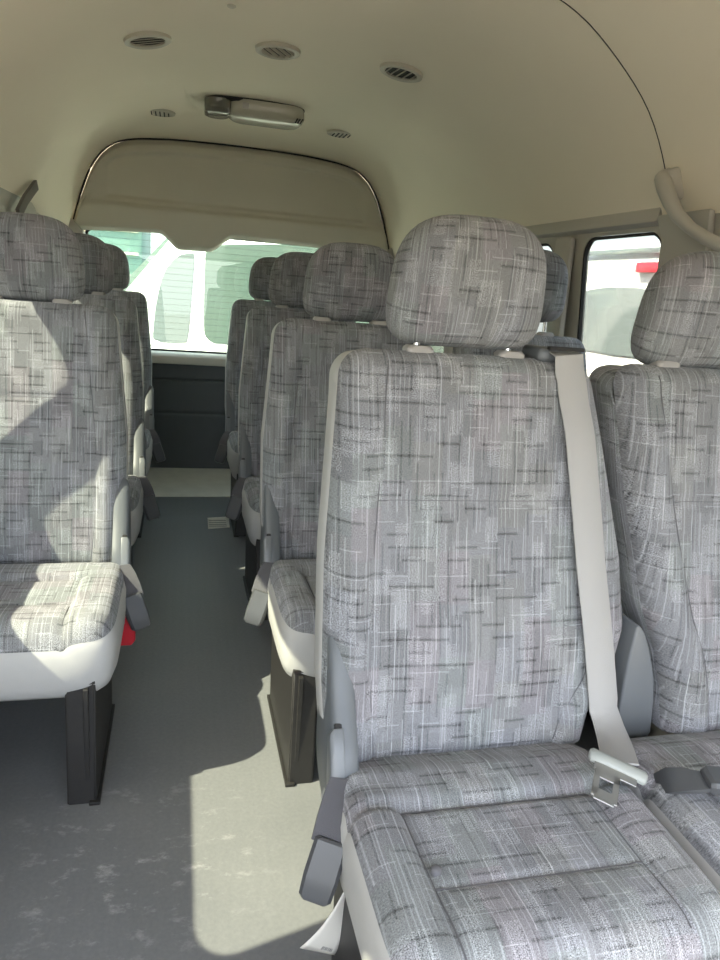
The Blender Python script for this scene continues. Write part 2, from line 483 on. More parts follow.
# light ledge under the rear window, dark lower door panel, pale sill plate at the floor's end
b = MB(); b.prism([(4.10, .645), (4.20, .645), (4.20, .705), (4.125, .700), (4.105, .685)], 'x', XC - .90, XC + .90)
struct(b.obj('trim_2', M['trim'], bevel=.006))
def dpanel(s, t):
    x = lerp(XC - .90, XC + .90, s); z = lerp(.0, .645, t)
    g = .012 * (math.exp(-((z - .555) / .006) ** 2) + .5 * math.exp(-((z - .365) / .008) ** 2))
    return (x, 4.135 + g - .02 * sstep(.08, .02, z) * 0, z)
b = MB(); b.grid(dpanel, 2, 160)
o = b.obj('trim_3', M['darkpanel']); struct(o)
if o.data.polygons[len(o.data.polygons) // 2].normal.y < 0: o.data.flip_normals()
md = o.modifiers.new('thick', 'SOLIDIFY'); md.thickness = .02; md.offset = 1
b = MB(); b.prism([(3.70, -.04), (3.70, .004), (3.715, .010), (4.10, .035), (4.14, .045), (4.19, .045), (4.19, -.04)], 'x', XC - .93, XC + .93)
struct(b.obj('trim_4', M['sillplate'], bevel=.002))

# tailgate headboard trim with its round-cornered outline, hanging tab and stepped face
half = [(w, z) for z, w in REAR]
OUT = smooth_open(resample(half + [(-w, z) for w, z in half[::-1][1:]], 97), 3)
def out_top(x):
    for p, q in zip(OUT, OUT[1:]):
        if (p[0] - x) * (q[0] - x) <= 0 and abs(p[0] - q[0]) > 1e-7: return lerp(p[1], q[1], (x - p[0]) / (q[0] - p[0]))
    return 1.30
def panel_bot(x):
    X = x + XC
    return 1.305 + .028 * (1 - (x / .85) ** 2) - .078 * (sstep(-.12, -.01, X) - sstep(.14, .27, X))
def panel_pt(s, t):
    a = -.8495 + 1.699 * s
    a = a if abs(a) < .849 else math.copysign(.849, a)
    zb, zt = panel_bot(a), max(out_top(a), panel_bot(a) + .002)
    z = lerp(zb, zt, t)
    d = min(zt - z, .85 - abs(a) if z < 1.6 else 9)
    y = 4.135 - .022 * sstep(1.47, 1.44, z) - .015 * sstep(0, .03, zt - z)
    y += .016 * sstep(.055, .075, zt - z) * sstep(.70, .66, abs(a)) * sstep(1.475, 1.50, z)
    y += .03 * sstep(.02, 0, z - zb)
    return (XC + a, y, z)
b = MB(); b.grid(panel_pt, 120, 70)
o = b.obj('trim_5', M['panel'], smooth=60); struct(o)
if o.data.polygons[len(o.data.polygons) // 2].normal.y < 0: o.data.flip_normals()
md = o.modifiers.new('thick', 'SOLIDIFY'); md.thickness = .025; md.offset = 1
# dark gap round the headboard
b = MB(); b.tube([(XC + x * 1.006, 4.13, z + .004) for x, z in OUT], .006, 6)
struct(b.obj('trim_6', M['gap']))
# rear corner pillars between the last side window and the tailgate
for k, sx in ((7, -1), (8, 1)):
    b = MB()
    b.prism([(XC + sx * .80, .70), (XC + sx * .96, .70), (XC + sx * .905, 1.36), (XC + sx * .845, 1.36), (XC + sx * .79, 1.30)], 'y', 4.06, 4.19)
    struct(b.obj('trim_%d' % k, M['trim'], bevel=.012))
# right-hand pillar covers beside the small side window
b = MB(); b.prism([(1.52, .0), (1.67, .0), (1.68, 1.30), (1.70, 1.36), (1.50, 1.36), (1.51, 1.30)], 'x', 0, .02)
b.v = [(XC + half_w(z) - x, y, z) for x, y, z in b.v]
struct(b.obj('trim_9', M['trim'], bevel=.008))
b = MB(); b.prism([(2.125, .0), (2.225, .0), (2.225, 1.33), (2.125, 1.33)], 'x', 0, .022)
b.v = [(XC + half_w(z) - x, y, z) for x, y, z in b.v]
struct(b.obj('trim_10', M['trim'], bevel=.01))
# bright head ledge over the small right window
b = MB(); b.prism([(XC + .868, 1.345), (XC + .91, 1.33), (XC + .91, 1.37), (XC + .878, 1.385)], 'y', 1.70, 2.9)
struct(b.obj('trim_11', M['trim'], bevel=.006))

# ------------------------------------------------------------------ roof fittings
def vent(x, y, ry, tilt, label):
    z = ceil_z(x, y)
    e = empty('air_vent', (x, y, z - .004), label, 'air vent', 'round air vents across the ceiling')
    r = .058
    sl = math.atan2(ceil_z(x + .05, y) - ceil_z(x - .05, y), .1)
    e.rotation_euler = (0, -sl, 0)
    b = MB(); loops = []
    for rr, zz in ((r + .014, .006), (r + .012, -.006), (r + .002, -.010), (r - .006, -.006), (r - .006, .004)):
        loops.append([(rr * math.cos(2 * PI * i / 40), rr * math.sin(2 * PI * i / 40), zz) for i in range(40)])
    b.loft(loops, False, False); b.obj('rim', M['ventplastic'], e, smooth=50)
    b = MB(); b.loft([[(r * math.cos(2 * PI * i / 40), r * math.sin(2 * PI * i / 40), zz) for i in range(40)] for zz in (.006, -.0005)])
    b.obj('vent_bowl', M['ventdark'], e)
    for k in range(5):
        px = -r * .72 + k * r * 1.44 / 4
        hl = math.sqrt(max(1e-4, (r - .006) ** 2 - px * px))
        b = MB(); R = Matrix.Rotation(tilt, 3, 'Y'); RZ = Matrix.Rotation(ry, 3, 'Z')
        b.box((0, 0, 0), (.0016, 2 * hl, .010), R)
        b.v = [tuple(RZ @ (Vector(v) + Vector((px, 0, -.004)))) for v in b.v]
        b.obj('slat', M['ventplastic'], e)
    return e
vent(-.108, 2.52, 1.42, 1.25, 'leftmost round slatted air vent in the beige ceiling')
vent(.285, 2.52, -.55, .25, 'round slatted air vent in the middle of the ceiling, ahead of the dome lamp')
vent(.675, 2.46, .10, .45, 'rightmost round slatted air vent in the beige ceiling')
def spk(x, y, label):
    z = ceil_z(x, y)
    e = empty('ceiling_speaker', (x, y, z), label, 'speaker', 'small round ceiling speaker covers')
    b = MB(); loops = []
    for rr, zz in ((.066, .004), (.064, -.004), (.052, -.007), (.050, -.004), (.02, -.0055), (.001, -.006)):
        loops.append([(rr * math.cos(2 * PI * i / 32), rr * math.sin(2 * PI * i / 32), zz) for i in range(32)])
    b.loft(loops, False, True); b.obj('rim', M['ventplastic'], e, smooth=50)
    for k in range(5):
        px = -.036 + k * .018; hl = math.sqrt(.046 ** 2 - px * px)
        b = MB(); b.box((px, 0, -.006), (.005, 2 * hl, .004)); b.obj('slot', M['ventdark'], e)
spk(-.10, 3.55, 'small flat round cover in the ceiling to the left of the dome lamp')
spk(.70, 3.50, 'small flat round cover in the ceiling to the right of the dome lamp')

# dome lamp
LX, LY = .287, 3.30
LZ = ceil_z(LX, LY)
lamp = empty('dome_lamp', (LX, LY, LZ), 'long oval plastic dome lamp on the ceiling ahead of the tailgate panel', 'ceiling lamp')
def pill(hw, hd, r, n=8):
    pts = []
    for cx, cy, a0 in ((hw - r, hd - r, 0), (-hw + r, hd - r, PI / 2), (-hw + r, -hd + r, PI), (hw - r, -hd + r, 1.5 * PI)):
        for i in range(n + 1):
            a = a0 + PI / 2 * i / n; pts.append((cx + r * math.cos(a), cy + r * math.sin(a)))
    return pts
b = MB(); b.loft([[(x, y, z) for x, y in pill(w, d, r)] for w, d, r, z in ((.206, .100, .08, .015), (.206, .100, .08, -.008), (.200, .094, .075, -.014))])
b.obj('base', M['gap'], lamp, smooth=40)
b = MB(); b.loft([[(x + .045, y, z) for x, y in pill(w, d, r)] for w, d, r, z in ((.158, .104, .08, -.006), (.160, .104, .08, -.040), (.152, .092, .08, -.058), (.137, .068, .06, -.068))])
b.obj('lamp_shade', M['lens'], lamp, smooth=50)
b = MB(); b.loft([[(x - .152, y, z) for x, y in pill(w, d, r)] for w, d, r, z in ((.054, .102, .05, -.012), (.054, .098, .05, -.038), (.050, .082, .045, -.056), (.040, .060, .035, -.062))])
b.obj('clear_end', M['lensdark'], lamp, smooth=50)
b = MB(); b.box((-.045, -.102, -.030), (.026, .012, .022)); b.obj('switch', M['collar'], lamp, bevel=.003)
for k in range(3):
    b = MB(); b.box((.165 + k * .011, -.080, -.056), (.005, .03, .014), Matrix.Rotation(.5, 3, 'Y')); b.obj('slot', M['gap'], lamp)

# little screw plug in the ceiling
for x, y, lab in ((.12, 2.20, 'tiny grey plug in the ceiling between two air vents'),):
    b = MB(); z = ceil_z(x, y)
    b.loft([[(x + r * math.cos(2 * PI * i / 16), y + r * math.sin(2 * PI * i / 16), z + dz) for i in range(16)] for r, dz in ((.012, .004), (.012, -.003), (.008, -.005))])
    tag(b.obj('ceiling_plug', M['ventplastic'], smooth=50), lab, 'plug')

# grab handle on the right pillar
gh = empty('grab_handle', (1.14, 1.52, 1.36), 'curved pale grey grab handle on the right pillar beside the window', 'grab handle')
def rel(p, o): return tuple(a - b_ for a, b_ in zip(p, o.location))
def section_tube(path, hxs, hys, n=12):
    """oval tube; path = points, hx half size across x, hy half size in the path's y-z normal"""
    loops = []
    P = [Vector(p) for p in path]
    for k, p in enumerate(P):
        t = (P[min(k + 1, len(P) - 1)] - P[max(k - 1, 0)]).normalized()
        w = Vector((1, 0, 0)); w = (w - t * w.dot(t)).normalized(); nn = t.cross(w)
        hx, hy = interp(hxs, k), interp(hys, k)
        loops.append([p + w * hx * math.cos(2 * PI * i / n) + nn * hy * math.sin(2 * PI * i / n) for i in range(n)])
    return loops
path = [(1.150, 1.655, 1.445), (1.125, 1.640, 1.435), (1.117, 1.615, 1.415), (1.117, 1.585, 1.38), (1.118, 1.55, 1.345), (1.125, 1.50, 1.312), (1.132, 1.45, 1.288), (1.14, 1.40, 1.27), (1.165, 1.36, 1.262)]
b = MB(); b.loft(section_tube([rel(p, gh) for p in path], [(0, .018), (2, .019), (5, .014), (8, .016)], [(0, .020), (2, .022), (5, .014), (8, .016)])); b.obj('grip', M['trim'], gh, smooth=60)
b = MB(); b.box(rel((1.155, 1.635, 1.425), gh), (.05, .05, .075), Matrix.Rotation(-.35, 3, 'Y')); b.obj('mount', M['trim'], gh, bevel=.010)
b = MB(); b.box(rel((1.175, 1.375, 1.262), gh), (.05, .05, .06), Matrix.Rotation(-.2, 3, 'Y')); b.obj('mount', M['trim'], gh, bevel=.010)

# belt anchor strap high on the left wall
b = MB(); b.ribbon([(-.545, 3.15, 1.412), (-.548, 3.08, 1.385), (-.555, 2.98, 1.34), (-.560, 2.88, 1.285)], (.1, .8, -.5), .018, .012)
tag(b.obj('belt_anchor', M['strapbrown']), 'short dark brown belt anchor on the left wall above the rear headrests', 'belt anchor')

# ------------------------------------------------------------------ seats
LEAN = .226
def back_y(z): return -.172 + (z - .41) * LEAN
ZT = 1.03
def make_cushion(root, hw, yfr=-.592, yb=-.10):
    L = yb - yfr; yc = (yb + yfr) / 2; hl = L / 2
    n = 72
    ex = 9.0
    def top(x, y):
        z = .405
        z += .009 * sstep(-.335, -.28, y) * (1 - .5 * sstep(-.20, -.12, y))          # roll at the back
        z -= .011 * math.exp(-((y + .317) / .009) ** 2)                                  # crease behind the roll
        fl = sstep(.125, .185, abs(x)) * sstep(-.26, -.34, y)
        z += .018 * fl
        z -= .022 * sstep(-.25, -.17, y)
        z += .012 * math.exp(-((y + .53) / .06) ** 2) * (1 - fl)
        z -= .008 * math.exp(-((abs(x) - .148) / .007) ** 2) * sstep(-.30, -.325, y)
        z -= .005 * math.exp(-((y + .462) / .006) ** 2) * (1 - sstep(.13, .15, abs(x)))
        z -= .010 * (1 - (x / .25) ** 2) * math.exp(-((y + .40) / .09) ** 2) * -.4
        z -= .014 * sstep(-.54, -.62, y)
        return z
    def pt(s, t):
        a, c = 2 * s - 1, 2 * t - 1
        m = max(abs(a), abs(c))
        if m > 1e-6:
            k = m / ((abs(a) ** ex + abs(c) ** ex) ** (1 / ex))
        else: k = 1
        k = lerp(1, k, m ** 2)
        x, y = a * hw * k, yc + c * hl * k
        z = top(x, y)
        e = (1 - m) * hw; r = .034
        if e < r: z -= r - math.sqrt(max(0, r * r - (r - e) ** 2))
        return (x, y, z, x, y + z * .3)
    b = MB(); b0 = b.grid(pt, n, n)
    w = n + 1
    idx = [i for i in range(w)] + [j * w + n for j in range(1, w)] + [n * w + i for i in range(n - 1, -1, -1)] + [j * w for j in range(n - 1, 0, -1)]
    rim = [b.v[i] for i in idx]
    b.obj('cushion', M['fabric'], root, smooth=80)
    # vinyl skirt below the fabric
    k = MB(); loops = []
    for sc, dz, zf in ((.985, .004, 1), (1.0, -.001, 1), (1.022, -.018, 1), (1.026, -.05, .8), (1.012, -.085, .45), (.97, -.108, .2), (.90, -.122, 0)):
        lp = []
        for x, y, z in rim:
            zz = lerp(.365, z, zf) + dz
            lp.append((x * sc, yc + (y - yc) * (1 + (sc - 1) * .9), zz))
        loops.append(lp)
    k.loft(loops, False, True)
    k.obj('seat_skirt', M['vinyl'], root, smooth=60)
    # seam lines sewn into the cushion
    s = MB(); ee = .0012
    def line(pts): s.tube([(x, y, top(x, y) + ee * .4) for x, y in pts], .0013, 6)
    line([(lerp(-.15, .15, i / 30), -.317) for i in range(31)])
    for sg in (-1, 1): line([(sg * lerp(.150, .145, i / 24), lerp(-.317, -.565, i / 24)) for i in range(25)])
    line([(lerp(-.147, .147, i / 30), -.462) for i in range(31)])
    s.obj('seam', M['thread'], root)

def make_backrest(root, wl, wr, shell='vinyl'):
    """wl / wr: tables z -> local x of the left and right edge"""
    zb, zt, r, rc = .375, ZT, .034, .042
    def edges(z):
        l, rr = interp(wl, z), interp(wr, z)
        if z > zt - rc:
            q = rc - math.sqrt(max(0, rc * rc - (z - (zt - rc)) ** 2)); l += q; rr -= q
        return l, rr
    def off(x, z, l, rr):
        e = min(x - l, rr - x)
        c = (l + rr) / 2; h = (rr - l) / 2; a = (x - c) / h
        o = -.010 * (1 - a * a)
        da = min(x - interp(wl, z), interp(wr, z) - x)
        o -= .016 * math.exp(-((da - .045) / .03) ** 2) * sstep(1.0, .9, z)                # side bolsters
        o += .006 * math.exp(-((da - .072) / .005) ** 2) * sstep(zt, zt - .06, z)
        o -= .012 * math.exp(-((z - .56) / .10) ** 2) * (1 - a * a)                          # lumbar
        o += .004 * math.exp(-((z - .80) / .006) ** 2) * sstep(.07, .09, da)
        e = min(e, zt - z, (z - zb) * 1.0)
        if e < r: o += r - math.sqrt(max(0, r * r - (r - e) ** 2))
        return o
    def pt(s, t):
        tt = t
        z = zt - (zt - zb) * (1 - tt)
        # finer rows near the two ends
        z = lerp(zb, zt, .5 - .5 * math.cos(PI * tt)) * .5 + z * .5
        l, rr = edges(z)
        ss = .5 - .5 * math.cos(PI * s); ss = .6 * ss + .4 * s
        x = lerp(l, rr, ss)
        return (x, back_y(z) + off(x, z, l, rr), z, x, z * 1.025)
    nu, nv = 64, 90
    b = MB(); b.grid(pt, nu, nv); w = nu + 1
    idx = [i for i in range(w)] + [j * w + nu for j in range(1, nv + 1)] + [nv * w + i for i in range(nu - 1, -1, -1)] + [j * w for j in range(nv - 1, 0, -1)]
    rim = [b.v[i] for i in idx]
    b.obj('backrest', M['fabric'], root, smooth=80)
    cx = sum(p[0] for p in rim) / len(rim); cz = (zb + zt) / 2
    k = MB(); loops = []
    for sc, dy in ((.985, -.001), (1.000, .002), (1.003, .03), (1.0, .065), (.975, .085), (.90, .095)):
        loops.append([(cx + (x - cx) * sc, y + dy + .006 * sstep(.94, 1.0, z), cz + (z - cz) * (1 + (sc - 1) * .6) - .010 * sstep(.92, 1.0, z)) for x, y, z in rim])
    k.loft(loops, False, True); k.uv = {i: (v[0] + v[1], v[2] * 1.025) for i, v in enumerate(k.v)}
    k.obj('backrest_shell', M[shell], root, smooth=60)
    s = MB()
    def sp(x, z):
        l, rr = edges(z); return (x, back_y(z) + off(x, z, l, rr) - .001, z)
    for tab, sg in ((wl, 1), (wr, -1)):
        s.tube([sp(interp(tab, z) + sg * .072, z) for z in [lerp(.40, 1.015, i / 60) for i in range(61)]], .0011, 6)
    l0, r0 = interp(wl, .80), interp(wr, .80)
    s.tube([sp(lerp(l0 + .072, r0 - .072, i / 40), .80) for i in range(41)], .0009, 6)
    s.obj('seam', M['thread'], root)
    return sp

def make_headrest(root, x=0, dz=0, w=.270):
    a, d, h = w / 2, .060, .105
    zc = 1.035 + h + dz; yc = .02
    NO = 72
    OUTL = []
    for i in range(NO):
        th = 2 * PI * i / NO; cx, sz = math.cos(th), math.sin(th)
        nn = 3.3 if sz > 0 else 5.5
        k = (abs(cx) ** nn + abs(sz) ** nn) ** (-1 / nn)
        X, Z = cx * k, sz * k
        X *= 1 - .055 * (Z + .6) ** 2 * (1 if Z > -.6 else 0) - .03 * max(0, -Z - .5)
        OUTL.append((X * a, Z * h))
    def pt(s, t):
        X0, Z0 = OUTL[round(s * NO) % NO]
        tau = -math.cos(PI * t)
        k = max(0.0, 1 - abs(tau) ** 2.7) ** (1 / 2.7)
        if tau < 0: k = k if k > .02 else .0
        X, Z = X0 * k, Z0 * k
        q = Z / h
        Y = d * tau * (1 - .12 * max(0, q) ** 2) - .012 * q
        side = (tau + 1) * d
        ln = math.hypot(X0, Z0)
        return (x + X, yc + Y, zc + Z, X + X0 / ln * side * .7, Z + Z0 / ln * side * .7 + .4)
    b = MB(); b.grid(pt, NO, 40, closed_u=False)
    hr = b.obj('headrest', M['fabric'], root, smooth=80)
    for sx in (-1, 1):
        p = MB(); p.tube([(x + sx * .082, .012, .99), (x + sx * .082, .016, 1.07 + dz)], .006, 10); p.obj('headrest_post', M['chrome'], root)
        c = MB(); c.loft([[(x + sx * .082 + px, .005 + py, z) for px, py in pill(w_, d_, .010)] for w_, d_, z in ((.024, .018, 1.010), (.024, .018, 1.034), (.020, .014, 1.039))])
        c.obj('post_collar', M['collar'], root, smooth=40)
    return hr

def make_leg(root, x):
    """pressed-steel pedestal: front face, outer and inner side plates, foot flange"""
    b = MB(); sgn = 1 if x > 0 else -1
    for sx in (-1, 1):
        b.prism([(-.60, 0), (-.24, 0), (-.20, .29), (-.585, .29)], 'x', x + sx * .027 - .003, x + sx * .027 + .003)
    b.prism([(-.602, 0), (-.590, 0), (-.575, .29), (-.587, .29)], 'x', x - .027, x + .027)
    b.box((x, -.40, .286), (.06, .38, .008))
    b.obj('leg', M['steel'], root, bevel=.0015, seg=1)
    f = MB(); f.box((x + sgn * .026, -.42, .004), (.022, .38, .008)); f.box((x + sgn * .012, -.592, .14), (.010, .014, .27))
    f.obj('leg_flange', M['steel'], root, bevel=.001, seg=1)

def make_cover(root, sg, hw, with_lever):
    """moulded side cover over the recliner hinge, lever let into it"""
    yz = [(-.118, .605), (-.104, .595), (-.078, .50), (-.070, .42), (-.08, .345), (-.13, .30), (-.205, .292), (-.240, .310), (-.248, .365), (-.234, .425), (-.205, .465), (-.175, .51), (-.145, .57)]
    yz = [(p[0], p[1]) for p in smooth_closed(yz)]
    cy = sum(p[0] for p in yz) / len(yz); cz = sum(p[1] for p in yz) / len(yz)
    b = MB(); x0 = sg * (hw - .030); loops = []
    for xo, sc in ((0, .93), (.005, .99), (.022, 1.0), (.032, .96), (.038, .86)):
        loops.append([(x0 + sg * xo, cy + (y - cy) * sc, cz + (z - cz) * sc) for y, z in yz])
    b.loft(loops); b.obj('side_cover', M['plastic'], root, smooth=50)
    if with_lever:
        k = MB()
        outer = sg * (hw + .004)
        P = [(-.206, .470), (-.188, .455), (-.203, .385), (-.224, .335), (-.244, .335), (-.252, .372), (-.226, .44)]
        loops = []
        for xo, sc in ((-.012, 1), (.004, 1), (.010, .86)):
            c0 = sum(p[0] for p in P) / len(P); c1 = sum(p[1] for p in P) / len(P)
            loops.append([(outer + sg * xo, c0 + (y - c0) * sc, c1 + (z - c1) * sc) for y, z in P])
        q = MB(); c0 = sum(p[0] for p in P) / len(P); c1 = sum(p[1] for p in P) / len(P)
        q.loft([[(outer + sg * xo, c0 + .006 + (y - c0) * 1.12, c1 + (z - c1) * 1.06) for y, z in P] for xo in (-.016, .0015)])
        q.obj('lever_slot', M['gap'], root, bevel=.002)
        k.loft(loops); k.obj('recliner_lever', M['lever'], root, smooth=40, bevel=.002)
def smooth_closed(p, it=2):
    for _ in range(it):
        q = []
        for a, b_ in zip(p, p[1:] + p[:1]):
            q += [(a[0] * .75 + b_[0] * .25, a[1] * .75 + b_[1] * .25), (a[0] * .25 + b_[0] * .75, a[1] * .25 + b_[1] * .75)]
        p = q
    return p
def make_buckle(root, sg, hw):
    """webbing sleeve with a hanging buckle at the seat's aisle side"""
    x = sg * hw
    sl = MB()
    sl.ribbon([(x - sg * .010, -.240, .402), (x - sg * .002, -.262, .390), (x + sg * .008, -.284, .370), (x + sg * .018, -.300, .344)], (.95, sg * .30, 0.), [.022, .027, .030, .030], .014)
    o = sl.obj('buckle_sleeve', M['sleeve'], root, smooth=50)
    b = MB()
    A, B = Vector((x + sg * .016, -.298, .352)), Vector((x + sg * .044, -.326, .274))
    d = (B - A).normalized(); w = Vector((.95, sg * .30, 0)); w = (w - d * w.dot(d)).normalized(); nn = d.cross(w)
    loops = []
    for t, hw_, ht in ((0, .020, .010), (.04, .025, .013), (.6, .026, .014), (.93, .024, .012), (1.0, .018, .008)):
        p = A.lerp(B, t)
        loops.append([p + w * hw_ * cx + nn * ht * cy for cx, cy in ((1, .5), (.8, 1), (-.8, 1), (-1, .5), (-1, -.5), (-.8, -1), (.8, -1), (1, -.5))])
    b.loft(loops); b.obj('buckle', M['buckle'], root, smooth=30)

def make_seat(name, aisle, label, cat='seat', wl=None, wr=None, hw=.233, head_dz=0, head_x=0, group=None, shell='vinyl', covers=(-1, 1), yb=-.10):
    """aisle: -1 aisle at -x, +1 aisle at +x, 0 window seat"""
    root = empty(name, (0, 0, 0), label, cat, group)
    base = [(.375, .228), (.50, .240), (.70, .240), (1.03, .210)]
    wl = wl or [(z, -w) for z, w in base]; wr = wr or [(z, w) for z, w in base]
    make_cushion(root, hw, yb=yb)
    sp = make_backrest(root, wl, wr, shell)
    make_headrest(root, head_x, head_dz)
    for sx in (-1, 1):
        make_leg(root, sx * .18)
    for sx in covers: make_cover(root, sx, hw - .004, sx == aisle)
    if aisle: make_buckle(root, aisle, hw)
    return root, sp

GR = 'grey moquette passenger seats along the aisle'
ROW = [1.134, 2.0, 2.844, 3.689]
XL_, XR_, XW = -.376, .462, .946
left1, _ = make_seat('passenger_seat', 1, 'first seat on the left of the aisle, sunlit patch across its backrest', group=GR, hw=.247, head_dz=-.007)
left1.location = (XL_, ROW[1], 0)
left2 = copy_tree(left1); left2.location = (XL_, ROW[2], 0); left2['label'] = 'left-row seat directly behind the one with the sunlit patch, only its edge showing'
left3 = copy_tree(left1); left3.location = (XL_, ROW[3], 0); left3['label'] = 'rearmost seat of the left row, next to the tailgate window'
right2, _ = make_seat('passenger_seat', -1, 'right-hand aisle seat directly behind the big belted seat, dark headrest', group=GR, head_dz=-.003)
right2.location = (XR_, ROW[1], 0)
right3 = copy_tree(right2); right3.location = (XR_, ROW[2], 0); right3['label'] = 'right-hand aisle seat, third of four counting back from the belted one'
right4 = copy_tree(right2); right4.location = (XR_ - .004, ROW[3], 0); right4['label'] = 'rearmost right-hand aisle seat, farthest headrest beside the tailgate glass'
win2, _ = make_seat('passenger_seat', 0, 'window seat behind the belted seat, mostly hidden, headrest beside the pillar', group=GR, head_dz=.030)
win2.location = (.985, ROW[1], 0)
# the big seat in front carries the belt
seatA, spA = make_seat('passenger_seat', -1, 'large nearest seat with a grey shoulder belt running down its backrest', group=GR, head_dz=.003, hw=.225, covers=(-1,),
                  wl=[(.375, -.224), (.50, -.234), (.70, -.234), (1.03, -.214)], wr=[(.375, .232), (.44, .25), (.50, .290), (.58, .312), (.70, .300), (.90, .256), (1.03, .226)])
seatA.location = (XR_, ROW[0], 0)
# grey hinge cover filling the gap towards the window seat
b = MB(); P_ = smooth_closed([(.312, .592), (.330, .588), (.356, .535), (.380, .465), (.392, .34), (.312, .34)], 1)
b.loft([[(x + dx, y, z) for x, z in P_] for y, dx in ((-.150, 0), (-.05, 0))])
b.obj('side_cover', M['lever'], seatA, bevel=.008, seg=3)
seatB, spB = make_seat('passenger_seat', 0, 'nearest window seat at the right edge, cropped, beside the belted seat', group=GR, head_dz=-.012, head_x=-.012,
                  wl=[(.375, -.075), (.45, -.08), (.52, -.095), (.60, -.125), (.80, -.170), (1.03, -.206)], wr=[(.375, .23), (1.03, .215)], hw=.228, shell='fabric', covers=(1,), yb=-.165)
seatB.location = (XW, ROW[0], 0)

# seat belt of the big seat: guide, webbing, latch plate
belt = MB(); pts = []
for i in range(40):
    z = lerp(1.028, .455, i / 39); x = lerp(.172, .252, (i / 39))
    ys = min(spA(x + o_, z)[1] for o_ in (-.028, -.014, 0, .014, .026)); pts.append((x, ys - .004, z))
pts = [(.164, .035, 1.030), (.167, -.010, 1.047), (.170, -.040, 1.040)] + pts[1:] + [(.253, -.205, .438), (.238, -.245, .437), (.220, -.280, .443), (.198, -.320, .452)]
belt.ribbon(pts, (1, 0, 0), .0275, .003)
bo = belt.obj('seat_belt', M['belt'], seatA, smooth=50)
g = MB(); g.box((.164, .01, 1.036), (.085, .07, .024), Matrix.Rotation(.06, 3, 'Y')); g.obj('belt_guide', M['plastic'], bo, bevel=.009, seg=3)
g = MB(); g.box((.168, -.030, 1.050), (.066, .012, .006)); g.obj('guide_slot', M['gap'], bo, bevel=.002)
# latch plate: plastic bridge + steel tongue with a slot, lying on the cushion's back roll
T0 = Vector((.190, -.326, .451))
ax = Vector((.060, -.042, -.015)).normalized(); dn = Vector((-.059, -.062, -.010)); dn = (dn - ax * dn.dot(ax)).normalized(); nm = ax.cross(dn)
def T(a, d_, n_): return T0 + ax * a + dn * d_ + nm * n_
k = MB(); loops = []
for a_, hd, hn in ((-.044, .008, .005), (-.040, .013, .008), (-.02, .0115, .009), (.02, .0115, .009), (.040, .013, .008), (.044, .008, .005)):
    loops.append([T(a_, hd * math.cos(2 * PI * i / 14), hn * math.sin(2 * PI * i / 14)) for i in range(14)])
k.loft(loops); plate = k.obj('latch_plate', M['beltplastic'], bo, smooth=50)
k = MB()
def bar(a0, a1, d0, d1):
    q = [(a0, d0), (a1, d0), (a1, d1), (a0, d1)]
    k.loft([[T(a, d_, -.0013) for a, d_ in q], [T(a, d_, .0013) for a, d_ in q]])
bar(-.034, .030, .006, .026); bar(-.032, -.023, .024, .076); bar(-.003, .006, .024, .076); bar(-.032, .006, .024, .040); bar(-.032, .006, .062, .080); bar(-.028, .002, .078, .085)
k.obj('tongue', M['tonguemetal'], bo, bevel=.0006, seg=1)

# lap buckle of the window seat, its webbing stalk lying over the cushion
st = MB(); st.ribbon([(-.206, -.312, .400), (-.214, -.345, .432), (-.206, -.366, .447), (-.192, -.372, .449), (-.172, -.376, .449)], (.12, .9, .1), [.014, .019, .021, .021, .018], .007)
so = st.obj('buckle_sleeve', M['buckle'], seatB, smooth=50)
bk = MB(); A, B = Vector((-.178, -.376, .452)), Vector((-.108, -.392, .452))
d = (B - A).normalized(); w = Vector((.1, .9, .1)); w = (w - d * w.dot(d)).normalized(); nn = d.cross(w)
bk.loft([[A.lerp(B, t) + w * a_ * cx + nn * h_ * cy for cx, cy in ((1, .5), (.8, 1), (-.8, 1), (-1, .5), (-1, -.5), (-.8, -1), (.8, -1), (1, -.5))] for t, a_, h_ in ((0, .018, .008), (.08, .022, .012), (.85, .022, .012), (1, .017, .008))])
bk.obj('buckle', M['buckle'], seatB, smooth=30)

bt = MB()
bt.loft([[(-.138 + r * math.cos(2 * PI * i / 16), -.437 + r * math.sin(2 * PI * i / 16), z) for i in range(16)] for r, z in ((.007, .408), (.007, .4145), (.0055, .4165), (.002, .4172))])
bt.obj('seat_button', M['thread'], seatA, smooth=50)
# paper label hanging from the big seat
t_ = MB()
PC = [(-.205, -.285, .262), (-.196, -.262, .205), (-.273, -.274, .132), (-.213, -.262, .093)]
def paper_pt(s, q):
    a_, b_, c_, d_ = [Vector(p) for p in PC]
    p = a_.lerp(b_, s).lerp(c_.lerp(d_, s), q); p.y -= .012 * math.sin(q * PI); return tuple(p)
t_.grid(paper_pt, 6, 10)
pt_ = t_.obj('paper_label', M['paper'], seatA); md = pt_.modifiers.new('t', 'SOLIDIFY'); md.thickness = .0006
pt_['label'] = 'white paper label hanging from the seat edge'
t_ = MB()
for k in range(7):
    w_ = (.012, .007, .014, .006, .010, .013, .007)[k]
    q0 = [Vector(paper_pt(.52 + .05 * k, .93)), Vector(paper_pt(.52 + .05 * k + w_ * 1.8, .93)), Vector(paper_pt(.52 + .05 * k + w_ * 1.8, .86)), Vector(paper_pt(.52 + .05 * k, .86))]
    t_.loft([[p + Vector((0, -.0006, .0002)) for p in q0], [p + Vector((0, -.0012, .0004)) for p in q0]])
t_.obj('barcode', M['ink'], pt_)
